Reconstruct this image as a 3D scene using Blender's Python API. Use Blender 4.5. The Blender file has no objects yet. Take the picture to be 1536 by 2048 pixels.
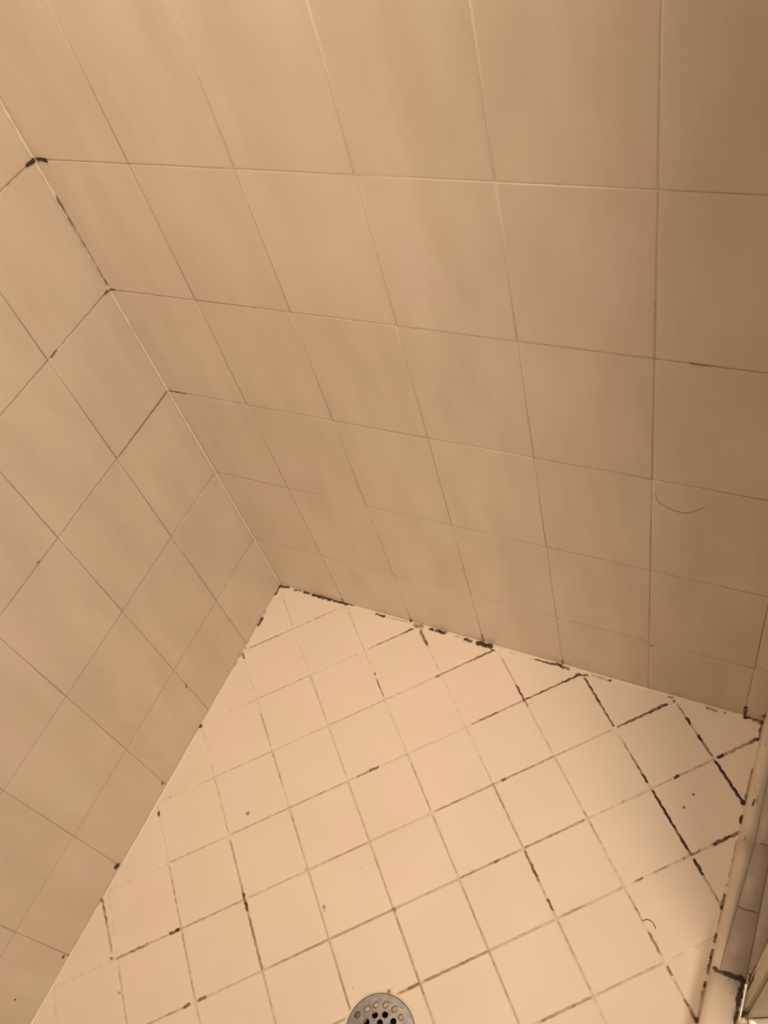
import bpy, bmesh, math, random
from mathutils import Vector, Matrix

for block in (bpy.data.objects, bpy.data.meshes, bpy.data.materials, bpy.data.lights, bpy.data.cameras):
    for it in list(block):
        block.remove(it)
SC = bpy.context.scene
COL = SC.collection
rnd = random.Random(7)

# ------------------------------------------------------------------ camera, light, exposure
SC.view_settings.view_transform = 'Standard'
SC.view_settings.look = 'None'
SC.view_settings.gamma = 1.0
SC.view_settings.exposure = 0.0

cam = bpy.data.cameras.new('camera')
cam.sensor_fit = 'VERTICAL'
cam.sensor_height = 36.0
cam.lens = 1758.5 / 2048.0 * 36.0
cam.clip_start = 0.01
camo = bpy.data.objects.new('camera', cam)
COL.objects.link(camo)
RX = Vector((0.8870347, 0.4048542, -0.2219517))
RY = Vector((0.2021418, -0.7727433, -0.6016697))
RZ = Vector((-0.4151002, 0.4888362, -0.7672881))
m = Matrix((RX, -RY, -RZ)).transposed().to_4x4()
m.translation = Vector((0.92630, -0.69552, 1.45701))
camo.matrix_world = m
SC.camera = camo

world = bpy.data.worlds.new('world')
SC.world = world
world.use_nodes = True
wb = world.node_tree.nodes['Background']
wb.inputs[0].default_value = (1.0, 0.8, 0.62, 1)
wb.inputs[1].default_value = 0.12

def area(name, loc, size, power, col, spread=math.pi, target=None):
    l = bpy.data.lights.new(name, 'AREA')
    l.shape = 'DISK'
    l.size = size
    l.energy = power
    l.color = col
    l.spread = spread
    o = bpy.data.objects.new(name, l)
    COL.objects.link(o)
    o.location = loc
    if target is not None:
        o.rotation_euler = (Vector(target) - Vector(loc)).to_track_quat('-Z', 'Y').to_euler()
    return o

# the recessed can in the shower ceiling, warm incandescent bulb
LAMP = (0.33, -0.17, 2.405)
area('ceiling_lamp', LAMP, 0.14, 2.5, (1.0, 0.777, 0.585), math.radians(70))
# the bathroom light outside, shining in through the open door
area('bathroom_lamp', (1.54, -1.17, 2.15), 0.5, 24.5, (1.0, 0.777, 0.585), math.pi, (0.35, -0.2, 0.4))

# ------------------------------------------------------------------ helpers
def obj(name, mesh_bm, mats, parent=None, smooth=True):
    me = bpy.data.meshes.new(name)
    mesh_bm.normal_update()
    mesh_bm.to_mesh(me)
    mesh_bm.free()
    for mt in (mats if isinstance(mats, (list, tuple)) else [mats]):
        me.materials.append(mt)
    if smooth:
        for pl in me.polygons:
            pl.use_smooth = True
    o = bpy.data.objects.new(name, me)
    COL.objects.link(o)
    if parent is not None:
        o.parent = parent
    return o

def structure(o, label=None):
    o['kind'] = 'structure'
    if label:
        o['label'] = label
        o['category'] = CATS.get(o.name.split('_')[0], 'trim')
    return o
CATS = {'wall': 'wall', 'floor': 'floor', 'ceiling': 'ceiling', 'trim': 'trim'}

def thing(name, label, cat, loc=(0, 0, 0)):
    o = bpy.data.objects.new(name, None)
    o.empty_display_size = 0.05
    o.location = loc
    COL.objects.link(o)
    o['label'] = label
    o['category'] = cat
    o['kind'] = 'thing'
    return o

def at(o, parent):
    """parent o (built in world coordinates) to an Empty that has a place of its own"""
    o.parent = parent
    o.matrix_parent_inverse = Matrix.Translation(parent.location).inverted()
    return o

def box(bm, a, b, bevel=0.0, seg=2):
    a, b = Vector(a), Vector(b)
    r = bmesh.ops.create_cube(bm, size=1.0)
    for v in r['verts']:
        v.co = Vector(((a[i] + b[i]) / 2 + v.co[i] * (b[i] - a[i]) for i in range(3)))
    if bevel > 0:
        es = set()
        for v in r['verts']:
            es.update(v.link_edges)
        bmesh.ops.bevel(bm, geom=list(es), offset=bevel, segments=seg, affect='EDGES', profile=0.5)

def nodes_of(mat):
    mat.use_nodes = True
    nt = mat.node_tree
    return nt, nt.nodes['Principled BSDF']

def N(nt, kind, **kw):
    n = nt.nodes.new(kind)
    for k, v in kw.items():
        if k.startswith('i_'):
            n.inputs[k[2:].replace('_', ' ')].default_value = v
        else:
            setattr(n, k, v)
    return n

def L(nt, a, b):
    nt.links.new(a, b)

def rampnode(nt, stops):
    r = nt.nodes.new('ShaderNodeValToRGB')
    e = r.color_ramp.elements
    while len(e) < len(stops):
        e.new(0.5)
    for el, (p, c) in zip(e, stops):
        el.position = p
        el.color = c
    return r

# ------------------------------------------------------------------ materials
def tile_material(name, base, warm, rough, wave, wave_scale, stretch):
    """glazed ceramic: small per-tile colour differences, faint clouding, a wavy glaze"""
    mt = bpy.data.materials.new(name)
    nt, p = nodes_of(mt)
    at_ = N(nt, 'ShaderNodeAttribute', attribute_name='tint')
    tc = N(nt, 'ShaderNodeTexCoord')
    mp = N(nt, 'ShaderNodeMapping')
    mp.inputs['Scale'].default_value = stretch
    L(nt, tc.outputs['Object'], mp.inputs['Vector'])
    cloud = N(nt, 'ShaderNodeTexNoise', i_Scale=9.0, i_Detail=3.0, i_Roughness=0.5)
    L(nt, mp.outputs[0], cloud.inputs['Vector'])
    cl = N(nt, 'ShaderNodeMapRange')
    cl.inputs['From Min'].default_value = 0.32
    cl.inputs['From Max'].default_value = 0.68
    L(nt, cloud.outputs['Fac'], cl.inputs['Value'])
    add = N(nt, 'ShaderNodeMath', operation='MULTIPLY_ADD')
    add.inputs[1].default_value = 0.75
    L(nt, cl.outputs[0], add.inputs[0])
    sc = N(nt, 'ShaderNodeMath', operation='MULTIPLY')
    sc.inputs[1].default_value = 0.25
    L(nt, at_.outputs['Fac'], sc.inputs[0])
    L(nt, sc.outputs[0], add.inputs[2])
    hue = N(nt, 'ShaderNodeTexNoise', i_Scale=3.0, i_Detail=2.0)
    L(nt, tc.outputs['Object'], hue.inputs['Vector'])
    hr = N(nt, 'ShaderNodeMapRange')
    hr.inputs['From Min'].default_value = 0.4
    hr.inputs['From Max'].default_value = 0.6
    L(nt, hue.outputs['Fac'], hr.inputs['Value'])
    hm = N(nt, 'ShaderNodeMix', data_type='RGBA')
    hm.inputs[6].default_value = base
    hm.inputs[7].default_value = (base[0] * 1.01, base[1] * 0.965, base[2] * 1.015, 1)
    L(nt, hr.outputs[0], hm.inputs[0])
    mix = N(nt, 'ShaderNodeMix', data_type='RGBA')
    L(nt, hm.outputs[2], mix.inputs[6])
    mix.inputs[7].default_value = warm
    L(nt, add.outputs[0], mix.inputs[0])
    L(nt, mix.outputs[2], p.inputs['Base Color'])
    wv = N(nt, 'ShaderNodeTexNoise', i_Scale=wave_scale, i_Detail=1.5, i_Roughness=0.4)
    L(nt, mp.outputs[0], wv.inputs['Vector'])
    bp = N(nt, 'ShaderNodeBump', i_Strength=1.0, i_Distance=wave)
    L(nt, wv.outputs['Fac'], bp.inputs['Height'])
    L(nt, bp.outputs[0], p.inputs['Normal'])
    rn = N(nt, 'ShaderNodeMapRange', i_To_Min=rough - 0.05, i_To_Max=rough + 0.07)
    L(nt, cloud.outputs['Fac'], rn.inputs['Value'])
    L(nt, rn.outputs[0], p.inputs['Roughness'])
    p.inputs['Specular IOR Level'].default_value = 0.5
    return mt

def plain(name, col, rough=0.5, metal=0.0, noise=0.0, scale=40.0, bump=0.0):
    mt = bpy.data.materials.new(name)
    nt, p = nodes_of(mt)
    p.inputs['Metallic'].default_value = metal
    tc = N(nt, 'ShaderNodeTexCoord')
    nz = N(nt, 'ShaderNodeTexNoise', i_Scale=scale, i_Detail=4.0)
    L(nt, tc.outputs['Object'], nz.inputs['Vector'])
    d = tuple(c * (1 - noise) for c in col[:3]) + (1,)
    u = tuple(min(1, c * (1 + noise)) for c in col[:3]) + (1,)
    r = rampnode(nt, [(0.3, d), (0.7, u)])
    L(nt, nz.outputs['Fac'], r.inputs['Fac'])
    L(nt, r.outputs['Color'], p.inputs['Base Color'])
    p.inputs['Roughness'].default_value = rough
    if bump:
        b = N(nt, 'ShaderNodeBump', i_Strength=1.0, i_Distance=bump)
        L(nt, nz.outputs['Fac'], b.inputs['Height'])
        L(nt, b.outputs[0], p.inputs['Normal'])
    return mt

M_WALL = tile_material('wall_tile_glaze', (0.76, 0.685, 0.57, 1), (0.655, 0.565, 0.46, 1), 0.30, 0.0014, 5.0, (1.7, 1.7, 0.55))  # upright clouding paints glaze mottle and streaks of reflected light into the colour
M_FLOOR = tile_material('floor_tile_glaze', (0.79, 0.715, 0.595, 1), (0.76, 0.665, 0.555, 1), 0.42, 0.0008, 9.0, (1, 1, 1))
M_GROUT_W = plain('wall_grout', (0.82, 0.735, 0.61), 0.75, noise=0.10, scale=120, bump=0.0003)
M_GROUT_F = plain('floor_grout', (0.77, 0.68, 0.56), 0.7, noise=0.14, scale=90, bump=0.0004)
M_CAULK = plain('silicone_caulk', (0.76, 0.67, 0.55), 0.22, noise=0.05, scale=60, bump=0.0006)
M_CREAM = plain('cream_curb_glaze', (0.66, 0.57, 0.44), 0.5, noise=0.05, scale=25)
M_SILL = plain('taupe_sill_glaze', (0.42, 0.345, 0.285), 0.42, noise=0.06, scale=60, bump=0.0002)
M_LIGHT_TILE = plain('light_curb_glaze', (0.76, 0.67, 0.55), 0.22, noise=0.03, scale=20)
M_TRACK = plain('brown_track', (0.31, 0.25, 0.19), 0.5, metal=0.2, noise=0.12, scale=60)
M_PLASTER = plain('plaster_paint', (0.74, 0.67, 0.57), 0.8, noise=0.03)
M_ALU = plain('satin_aluminium', (0.50, 0.46, 0.36), 0.5, metal=0.2, noise=0.10, scale=80)
M_ALU_LIGHT = plain('bright_aluminium', (0.88, 0.85, 0.76), 0.25, metal=0.35, noise=0.03, scale=80)
M_CHROME = plain('worn_chrome', (0.23, 0.225, 0.22), 0.4, metal=0.7, noise=0.22, scale=110, bump=0.0002)
M_SCREW = plain('dull_screw_metal', (0.13, 0.105, 0.105), 0.5, metal=0.5, noise=0.25, scale=300)
M_PIT = plain('drain_grime', (0.035, 0.028, 0.02), 0.6, noise=0.4, scale=150)
M_LEDGE = plain('drain_seat', (0.66, 0.53, 0.38), 0.5, noise=0.15, scale=200)
M_HAIR = plain('hair', (0.16, 0.09, 0.045), 0.5, noise=0.2)

def glass():
    mt = bpy.data.materials.new('door_glass')
    nt, p = nodes_of(mt)
    p.inputs['Base Color'].default_value = (0.86, 0.93, 0.88, 1)
    p.inputs['Transmission Weight'].default_value = 1.0
    p.inputs['Roughness'].default_value = 0.06
    p.inputs['IOR'].default_value = 1.48
    return mt
M_GLASS = glass()

def mould():
    """black-brown mildew: how dense it grows is stored per stroke, ragged rims come from noise"""
    mt = bpy.data.materials.new('mildew')
    nt, p = nodes_of(mt)
    out = nt.nodes['Material Output']
    pr = N(nt, 'ShaderNodeAttribute', attribute_name='mildew_core')
    st = N(nt, 'ShaderNodeAttribute', attribute_name='mildew_growth')
    tc = N(nt, 'ShaderNodeTexCoord')
    n1 = N(nt, 'ShaderNodeTexNoise', i_Scale=480.0, i_Detail=3.0, i_Roughness=0.6)
    n2 = N(nt, 'ShaderNodeTexNoise', i_Scale=75.0, i_Detail=3.0, i_Roughness=0.6)
    L(nt, tc.outputs['Object'], n1.inputs['Vector'])
    L(nt, tc.outputs['Object'], n2.inputs['Vector'])
    a = N(nt, 'ShaderNodeMath', operation='MULTIPLY_ADD')      # (n1-0.5)*0.9 + profile
    a.inputs[1].default_value = 1.1
    L(nt, n1.outputs['Fac'], a.inputs[0])
    a0 = N(nt, 'ShaderNodeMath', operation='ADD')
    a0.inputs[1].default_value = -0.55
    L(nt, pr.outputs['Fac'], a0.inputs[0])
    L(nt, a0.outputs[0], a.inputs[2])
    s = N(nt, 'ShaderNodeMapRange', interpolation_type='SMOOTHSTEP')
    s.inputs['From Min'].default_value = 0.12
    s.inputs['From Max'].default_value = 0.95
    L(nt, a.outputs[0], s.inputs['Value'])
    # patchiness: light strokes break up, dense ones stay closed
    k = N(nt, 'ShaderNodeMath', operation='MULTIPLY_ADD')      # (n2-0.5)*1.2 + density
    k.inputs[1].default_value = 0.9
    L(nt, n2.outputs['Fac'], k.inputs[0])
    k0 = N(nt, 'ShaderNodeMath', operation='ADD')
    k0.inputs[1].default_value = -0.45
    L(nt, st.outputs['Fac'], k0.inputs[0])
    L(nt, k0.outputs[0], k.inputs[2])
    d = N(nt, 'ShaderNodeMapRange')
    d.inputs['From Min'].default_value = 0.0
    d.inputs['From Max'].default_value = 1.0
    d.inputs['To Min'].default_value = 0.0
    d.inputs['To Max'].default_value = 1.0
    L(nt, k.outputs[0], d.inputs['Value'])
    pw = N(nt, 'ShaderNodeMath', operation='POWER')
    pw.inputs[1].default_value = 2.0
    L(nt, d.outputs[0], pw.inputs[0])
    al = N(nt, 'ShaderNodeMath', operation='MULTIPLY')
    L(nt, s.outputs[0], al.inputs[0])
    L(nt, pw.outputs[0], al.inputs[1])
    r = rampnode(nt, [(0.25, (0.36, 0.23, 0.125, 1)), (0.62, (0.20, 0.115, 0.06, 1)), (0.95, (0.045, 0.024, 0.017, 1))])
    L(nt, k.outputs[0], r.inputs['Fac'])
    L(nt, r.outputs['Color'], p.inputs['Base Color'])
    p.inputs['Roughness'].default_value = 0.75
    tr = N(nt, 'ShaderNodeBsdfTransparent')
    mx = N(nt, 'ShaderNodeMixShader')
    L(nt, al.outputs[0], mx.inputs[0])
    L(nt, tr.outputs[0], mx.inputs[1])
    L(nt, p.outputs[0], mx.inputs[2])
    L(nt, mx.outputs[0], out.inputs['Surface'])
    return mt
M_MOULD = mould()

# ------------------------------------------------------------------ measured layout (metres)
W = 0.95                       # shower width: left wall x = 0, curb x = 0.95
DEPTH = 1.24                   # back wall y = 0, front wall y = -1.24
TOP = 2.42
H = 0.07                       # curb height
BEAD = 0.0027
COLS = [0.0, 0.1533, 0.3047, 0.4562, 0.609, 0.7613, 0.9193, 1.0]
ROWS = [0.0, 0.1662, 0.3711, 0.5751, 0.7777, 0.98] + [0.98 + 0.2035 * k for k in range(1, 7)] + [TOP]
LCOLS = [0.0, 0.147, 0.2989, 0.4546, 0.6088, 0.7625, 0.916, 1.0695, DEPTH]
LINE_A = [-1.1332, -0.9721, -0.8111, -0.65, -0.4889, -0.3278, -0.1658, -0.0073, 0.1548, 0.3159, 0.4776, 0.6388, 0.7997, 0.9608, 1.1219]
LINE_B = [-0.16, 0.0019, 0.1645, 0.3285, 0.4913, 0.6544, 0.817, 0.9807, 1.1424, 1.3026, 1.4652, 1.6278, 1.7904, 1.953, 2.1156, 2.2782]
DRAIN = (0.5382, -0.6584)
DRAIN_R = 0.0528

# mildew growth: (a1, b1, a2, b2, width in mm, density); F floor (x, y), B back wall (x, z), L left wall (y, z), C curb top (x, y)
STROKES = {
    'F': [
        (0.0005, 0.0051, 0.0007, -0.029, 3.2, 0.8), (0.0037, -0.0053, 0.0237, -0.001, 4.2, 0.8), (-0.003, -0.001, 0.0134, -0.0045, 4.2, 0.7), 
        (0.0349, -0.0032, 0.0536, -0.001, 5.2, 0.65), (0.0588, -0.001, 0.0723, -0.001, 8.3, 1), (0.0792, -0.001, 0.1027, -0.001, 9.3, 1), 
        (0.101, -0.0014, 0.1359, -0.002, 7.2, 0.9), (0.1359, -0.002, 0.1763, -0.0032, 4.6, 0.95), (0.2274, -0.0055, 0.2494, -0.0058, 4, 0.85), 
        (0.228, -0.0053, 0.2304, -0.0057, 6, 0.9), (0.2459, -0.006, 0.2489, -0.006, 5, 0.9), (0.2513, -0.006, 0.3002, -0.0034, 2.5, 0.45), 
        (0.3113, -0.006, 0.3332, -0.006, 7.8, 0.62), (0.3245, -0.0028, 0.3325, -0.0027, 3.9, 0.65), (0.345, -0.006, 0.3548, -0.0048, 5.4, 0.85), 
        (0.3582, -0.0045, 0.3803, -0.0044, 6.8, 0.95), (0.3946, -0.006, 0.4153, -0.0035, 3.9, 0.4), (0.4185, -0.006, 0.4346, -0.0059, 5.8, 0.85), 
        (0.4429, -0.006, 0.4752, -0.0052, 8.6, 1), (0.4743, -0.0115, 0.4827, -0.0124, 3.8, 0.85), (0.3141, -0.0144, 0.2989, -0.0295, 3.9, 0.85), 
        (0.2989, -0.0295, 0.2598, -0.0687, 2.9, 0.6), (0.2598, -0.0687, 0.2454, -0.0831, 2.4, 0.35), (0.4784, -0.0129, 0.452, -0.0393, 3.8, 0.8), 
        (0.452, -0.0393, 0.3978, -0.0935, 2.8, 0.6), (0.3959, -0.0959, 0.401, -0.0922, 4.7, 0.75), (0.3291, -0.0132, 0.355, -0.0391, 5.3, 0.8), 
        (0.355, -0.0391, 0.3958, -0.0799, 2.4, 0.35), (0.2803, -0.1234, 0.2848, -0.1276, 3.4, 0.6), (0.2904, -0.1355, 0.3179, -0.1631, 3, 0.6), 
        (0.0005, -0.082, 0.0024, -0.1033, 4.7, 0.8), (0.002, -0.0674, 0.0022, -0.0855, 3.1, 0.4), (0.1545, -0.01, 0.0113, -0.1532, 2.5, 0.38), 
        (0.1718, -0.017, 0.2409, -0.0861, 2.5, 0.36), (0.1636, -0.1649, 0.0718, -0.2567, 2.5, 0.36), (0.1631, -0.1704, 0.2299, -0.2372, 2.9, 0.34), 
        (0.1038, -0.2696, 0.1551, -0.3209, 2.9, 0.45), (0.5311, -0.1234, 0.494, -0.1604, 3.7, 0.55), (0.0158, -0.0231, 0.0737, -0.081, 2.7, 0.33), 
        (0.3974, -0.0939, 0.2428, -0.2485, 2.4, 0.33), (0.2481, -0.2553, 0.2543, -0.2616, 2.8, 0.4), (0.5075, -0.006, 0.5243, -0.0052, 2.8, 0.4), 
        (0.5566, -0.006, 0.5898, -0.006, 3.3, 0.75), (0.5889, -0.0056, 0.6091, -0.0031, 4.7, 0.9), (0.6065, -0.0059, 0.623, -0.006, 5.1, 0.85), 
        (0.6361, -0.012, 0.6589, -0.0085, 4.2, 0.75), (0.6636, -0.006, 0.699, -0.006, 3.7, 0.55), (0.694, -0.006, 0.6981, -0.006, 4.2, 0.75), 
        (0.7954, -0.0054, 0.8048, -0.0049, 2.8, 0.6), (0.8591, -0.006, 0.8651, -0.0058, 4.1, 0.7), (0.8655, -0.006, 0.878, -0.006, 5, 0.65), 
        (0.8878, -0.006, 0.8913, -0.0056, 4.1, 0.6), (0.9185, -0.0038, 0.9284, -0.0015, 4.6, 1), (0.9285, -0.0022, 0.9425, -0.001, 4.6, 0.75), 
        (0.9343, -0.002, 0.9531, -0.001, 11, 0.78), (0.9485, -0.0015, 0.9485, -0.0291, 5.5, 0.75), (0.6528, -0.014, 0.6906, -0.0517, 3.7, 0.85), 
        (0.6906, -0.0517, 0.7254, -0.0866, 3.3, 0.8), (0.6446, -0.0099, 0.6177, -0.0367, 3.7, 0.85), (0.6177, -0.0367, 0.5685, -0.0859, 3.3, 0.75), 
        (0.5685, -0.0859, 0.5049, -0.1496, 2.8, 0.55), (0.5, -0.0225, 0.5438, -0.0662, 2.8, 0.5), (0.5429, -0.0653, 0.5666, -0.0891, 3.9, 0.85), 
        (0.5666, -0.0891, 0.5761, -0.0985, 3.2, 0.6), (0.5765, -0.0929, 0.5807, -0.0888, 2.8, 0.5), (0.5772, -0.0996, 0.6445, -0.1669, 2.4, 0.3), 
        (0.806, -0.0103, 0.8093, -0.011, 4.1, 0.8), (0.7984, -0.0186, 0.7736, -0.0434, 4.6, 0.85), (0.7736, -0.0434, 0.7311, -0.086, 3.6, 0.75), 
        (0.7234, -0.0936, 0.5657, -0.2513, 2.7, 0.34), (0.5827, -0.2352, 0.5777, -0.2401, 3.6, 0.6), (0.814, -0.0143, 0.8327, -0.033, 3.3, 0.6), 
        (0.8327, -0.033, 0.8421, -0.0424, 4.7, 1), (0.8421, -0.0424, 0.8601, -0.0604, 2.7, 0.6), (0.8574, -0.0577, 0.8659, -0.0662, 4.2, 1), 
        (0.8654, -0.0657, 0.8867, -0.087, 3.8, 0.7), (0.8918, -0.0921, 0.9438, -0.1441, 4.3, 1), (0.9425, -0.1428, 0.9483, -0.1486, 6.2, 1), 
        (0.8944, -0.0863, 0.902, -0.0787, 4.5, 0.95), (0.9009, -0.0799, 0.9356, -0.0452, 4.5, 0.68), (0.9356, -0.0452, 0.9495, -0.0313, 5.3, 0.88), 
        (0.8905, -0.0903, 0.8452, -0.1355, 3.2, 0.45), (0.8451, -0.1356, 0.8385, -0.1422, 4.3, 0.95), (0.8361, -0.1447, 0.8123, -0.1684, 2.7, 0.36), 
        (0.7973, -0.1848, 0.7921, -0.1899, 3.1, 0.5), (0.7755, -0.2047, 0.7718, -0.208, 2.6, 0.45), (0.7451, -0.1063, 0.7634, -0.1246, 2.7, 0.5), 
        (0.7634, -0.1246, 0.7886, -0.1497, 2.9, 0.7), (0.7895, -0.1507, 0.8022, -0.1634, 3.7, 0.95), (0.812, -0.1731, 0.8585, -0.2197, 3.7, 0.95), 
        (0.8585, -0.2197, 0.8842, -0.2454, 3.5, 0.85), (0.8727, -0.1598, 0.8737, -0.1569, 3.1, 0.8), (0.8628, -0.1826, 0.8655, -0.1841, 3.9, 0.9), 
        (0.95, -0.1924, 0.9306, -0.2118, 4.8, 0.75), (0.9329, -0.2095, 0.9167, -0.2257, 5.2, 0.85), (0.5292, -0.2133, 0.5606, -0.2447, 2.3, 0.3), 
        (0.5697, -0.2538, 0.6444, -0.3285, 2.3, 0.33), (0.6491, -0.1716, 0.7213, -0.2437, 2.1, 0.26), (0.9485, -0.0856, 0.9485, -0.1312, 3.6, 0.65), 
        (0.9485, -0.1312, 0.9485, -0.1474, 4.4, 0.8), (0.9485, -0.1662, 0.9485, -0.1801, 4.8, 0.97), (0.9485, -0.2073, 0.9485, -0.221, 2.6, 0.4), 
        (0.8728, -0.234, 0.8912, -0.2523, 3.5, 0.85), (0.895, -0.2561, 0.9134, -0.2745, 4.3, 0.95), (0.9134, -0.2745, 0.9433, -0.3045, 3.1, 0.52), 
        (0.9187, -0.2236, 0.9062, -0.2362, 2.6, 0.33), (0.9027, -0.2396, 0.8918, -0.2506, 3.9, 0.7), (0.8918, -0.2506, 0.8813, -0.2611, 3.5, 0.55), 
        (0.8828, -0.2599, 0.8806, -0.2617, 4.3, 0.7), (0.881, -0.2614, 0.8521, -0.2903, 2.6, 0.3), (0.9485, -0.2077, 0.9485, -0.2409, 2.6, 0.55), 
        (0.9485, -0.2411, 0.9485, -0.266, 2.6, 0.5), (0.9485, -0.2755, 0.9485, -0.2785, 3.9, 0.6), (0.9485, -0.2904, 0.9485, -0.3107, 5.2, 0.8), 
        (0.9476, -0.3085, 0.9485, -0.3141, 4.3, 1), (0.9485, -0.3161, 0.9485, -0.3374, 2.7, 0.5), (0.9485, -0.3485, 0.9485, -0.3619, 3.8, 0.8), 
        (0.9485, -0.3709, 0.9485, -0.386, 4.7, 0.85), (0.9485, -0.386, 0.9485, -0.4058, 5.1, 0.75), (0.9485, -0.4162, 0.9485, -0.4239, 5.5, 0.92), 
        (0.9485, -0.4241, 0.9485, -0.446, 5.9, 0.55), (0.9485, -0.446, 0.9485, -0.4637, 4.6, 0.42), (0.9485, -0.4655, 0.948, -0.4715, 8.4, 0.97), 
        (0.8946, -0.417, 0.9039, -0.4264, 3, 0.5), (0.9088, -0.4312, 0.9242, -0.4467, 2.5, 0.5), (0.9259, -0.4484, 0.9353, -0.4578, 4.2, 0.68), 
        (0.9363, -0.4588, 0.945, -0.4674, 4.6, 0.6), (0.0005, 0.0058, 0.0014, -0.0266, 3.7, 0.8), (0.0037, -0.0829, 0.002, -0.1035, 4.2, 0.8), 
        (0.0005, -0.0619, 0.0013, -0.0747, 3.1, 0.4), (0.0005, -0.1345, 0.0005, -0.1459, 3.1, 0.4), (0.004, -0.1565, 0.004, -0.1573, 4.6, 0.8), 
        (0.001, -0.1671, 0.0005, -0.1775, 4.6, 0.65), (0.0026, -0.1684, 0.0125, -0.1783, 3.1, 0.75), (0.0023, -0.188, 0.0005, -0.1993, 3.1, 0.55), 
        (-0.0021, -0.3319, 0.0039, -0.333, 7, 1), (0.0187, -0.4715, 0.0222, -0.4717, 3.9, 0.55), (0.013, -0.5019, 0.0195, -0.5084, 4.4, 0.85), 
        (0.1751, -0.4478, 0.1776, -0.4414, 5.7, 0.33), (0.0106, -0.1539, 0.0564, -0.108, 2.7, 0.45), (-0.0005, -0.6654, 0.0378, -0.7004, 3.9, 0.65), 
        (0.0378, -0.7004, 0.0695, -0.7299, 3.9, 0.5), (0.0725, -0.7393, 0.0761, -0.7361, 4.8, 0.75), (0.0819, -0.7352, 0.1012, -0.7158, 3.3, 0.55), 
        (0.1012, -0.7158, 0.1216, -0.6954, 4.3, 0.68), (0.1216, -0.6954, 0.1502, -0.6668, 2.4, 0.4), (0.1495, -0.6675, 0.162, -0.655, 4.7, 0.92), 
        (0.1616, -0.6554, 0.2424, -0.5746, 2.8, 0.5), (0.2371, -0.5649, 0.2511, -0.579, 4.1, 0.78), (0.248, -0.5758, 0.2584, -0.5862, 4.6, 0.85), 
        (0.2536, -0.5814, 0.3259, -0.6537, 4.1, 0.58), (0.1698, -0.4976, 0.2423, -0.5702, 3.3, 0.5), (0.0869, -0.5758, 0.1614, -0.6503, 2.8, 0.4), 
        (0.1673, -0.6562, 0.2431, -0.732, 3, 0.42), (0.2486, -0.7322, 0.2582, -0.7225, 4.6, 0.75), (0.232, -0.7487, 0.2398, -0.741, 4.6, 0.75), 
        (0.232, -0.7487, 0.1866, -0.7941, 2.8, 0.5), (0.0927, -0.7427, 0.1557, -0.8057, 3.2, 0.36), (0.1151, -0.7736, 0.1204, -0.7756, 3.8, 0.5), 
        (0.0005, -0.6673, 0.0005, -0.6766, 3.9, 0.5), (0.0005, -0.6898, 0.0005, -0.6905, 4.9, 0.5), (0.084, -0.5704, 0.1561, -0.4983, 2.9, 0.33), 
        (0.3357, -0.3187, 0.3537, -0.3007, 3.3, 0.55), (0.3526, -0.3018, 0.3655, -0.2889, 4.6, 0.78), (0.3235, -0.331, 0.1661, -0.4883, 2.8, 0.4), 
        (0.1773, -0.4488, 0.1787, -0.4422, 5.7, 0.5), (0.4086, -0.4565, 0.4123, -0.4579, 4.4, 0.33), (0.3207, -0.4915, 0.3249, -0.4921, 3.6, 0.55), 
        (0.2504, -0.4162, 0.3018, -0.4676, 2.8, 0.42), (0.376, -0.5316, 0.3809, -0.5328, 4.5, 0.6), (0.3795, -0.5342, 0.3815, -0.54, 2.7, 0.5), 
        (0.4854, -0.4934, 0.492, -0.4953, 5.2, 0.72), (0.3523, -0.4648, 0.4014, -0.4156, 2.7, 0.48), (0.3374, -0.6433, 0.4045, -0.5762, 3.2, 0.48), 
        (0.411, -0.5697, 0.4859, -0.4949, 2.6, 0.42), (0.5539, -0.5885, 0.5673, -0.5751, 3.9, 0.65), (0.544, -0.5983, 0.5539, -0.5885, 3, 0.5), 
        (0.496, -0.5032, 0.5678, -0.5751, 3.1, 0.34), (0.5682, -0.5755, 0.5784, -0.5857, 3.4, 0.45), (0.4433, -0.6091, 0.4809, -0.6467, 3, 0.42), 
        (0.5254, -0.6041, 0.5309, -0.6028, 5.2, 0.75), (0.1668, -0.3326, 0.2111, -0.3769, 3, 0.42), (0.4721, -0.6194, 0.4753, -0.62, 3.5, 0.4), 
        (0.0617, -0.4296, 0.1638, -0.3276, 2.4, 0.33), (0.0668, -0.3946, 0.1599, -0.4877, 2.5, 0.3), (0.4052, -0.2504, 0.4839, -0.3291, 2.7, 0.3), 
        (0.4107, -0.2559, 0.4812, -0.3264, 2.3, 0.25), (0.328, -0.3353, 0.401, -0.4082, 2.4, 0.26), (0.4175, -0.4248, 0.4849, -0.4922, 2.5, 0.28), 
        (0.5829, -0.2341, 0.5773, -0.2398, 4.1, 0.68), (0.5816, -0.2354, 0.6691, -0.148, 2.7, 0.45), (0.5672, -0.2498, 0.4901, -0.327, 3, 0.48), 
        (0.5681, -0.2522, 0.5975, -0.2816, 3.2, 0.48), (0.5975, -0.2816, 0.6472, -0.3312, 2.4, 0.34), (0.6495, -0.3312, 0.7251, -0.2557, 3.1, 0.6), 
        (0.6122, -0.3686, 0.6183, -0.3625, 4.3, 0.65), (0.6388, -0.3419, 0.5697, -0.411, 2.6, 0.5), (0.6511, -0.3352, 0.6646, -0.3487, 3.5, 0.7), 
        (0.6646, -0.3487, 0.6877, -0.3718, 4, 0.75), (0.7072, -0.3913, 0.7211, -0.4052, 3.8, 0.68), (0.7198, -0.2422, 0.7259, -0.2483, 3.1, 0.6), 
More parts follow.
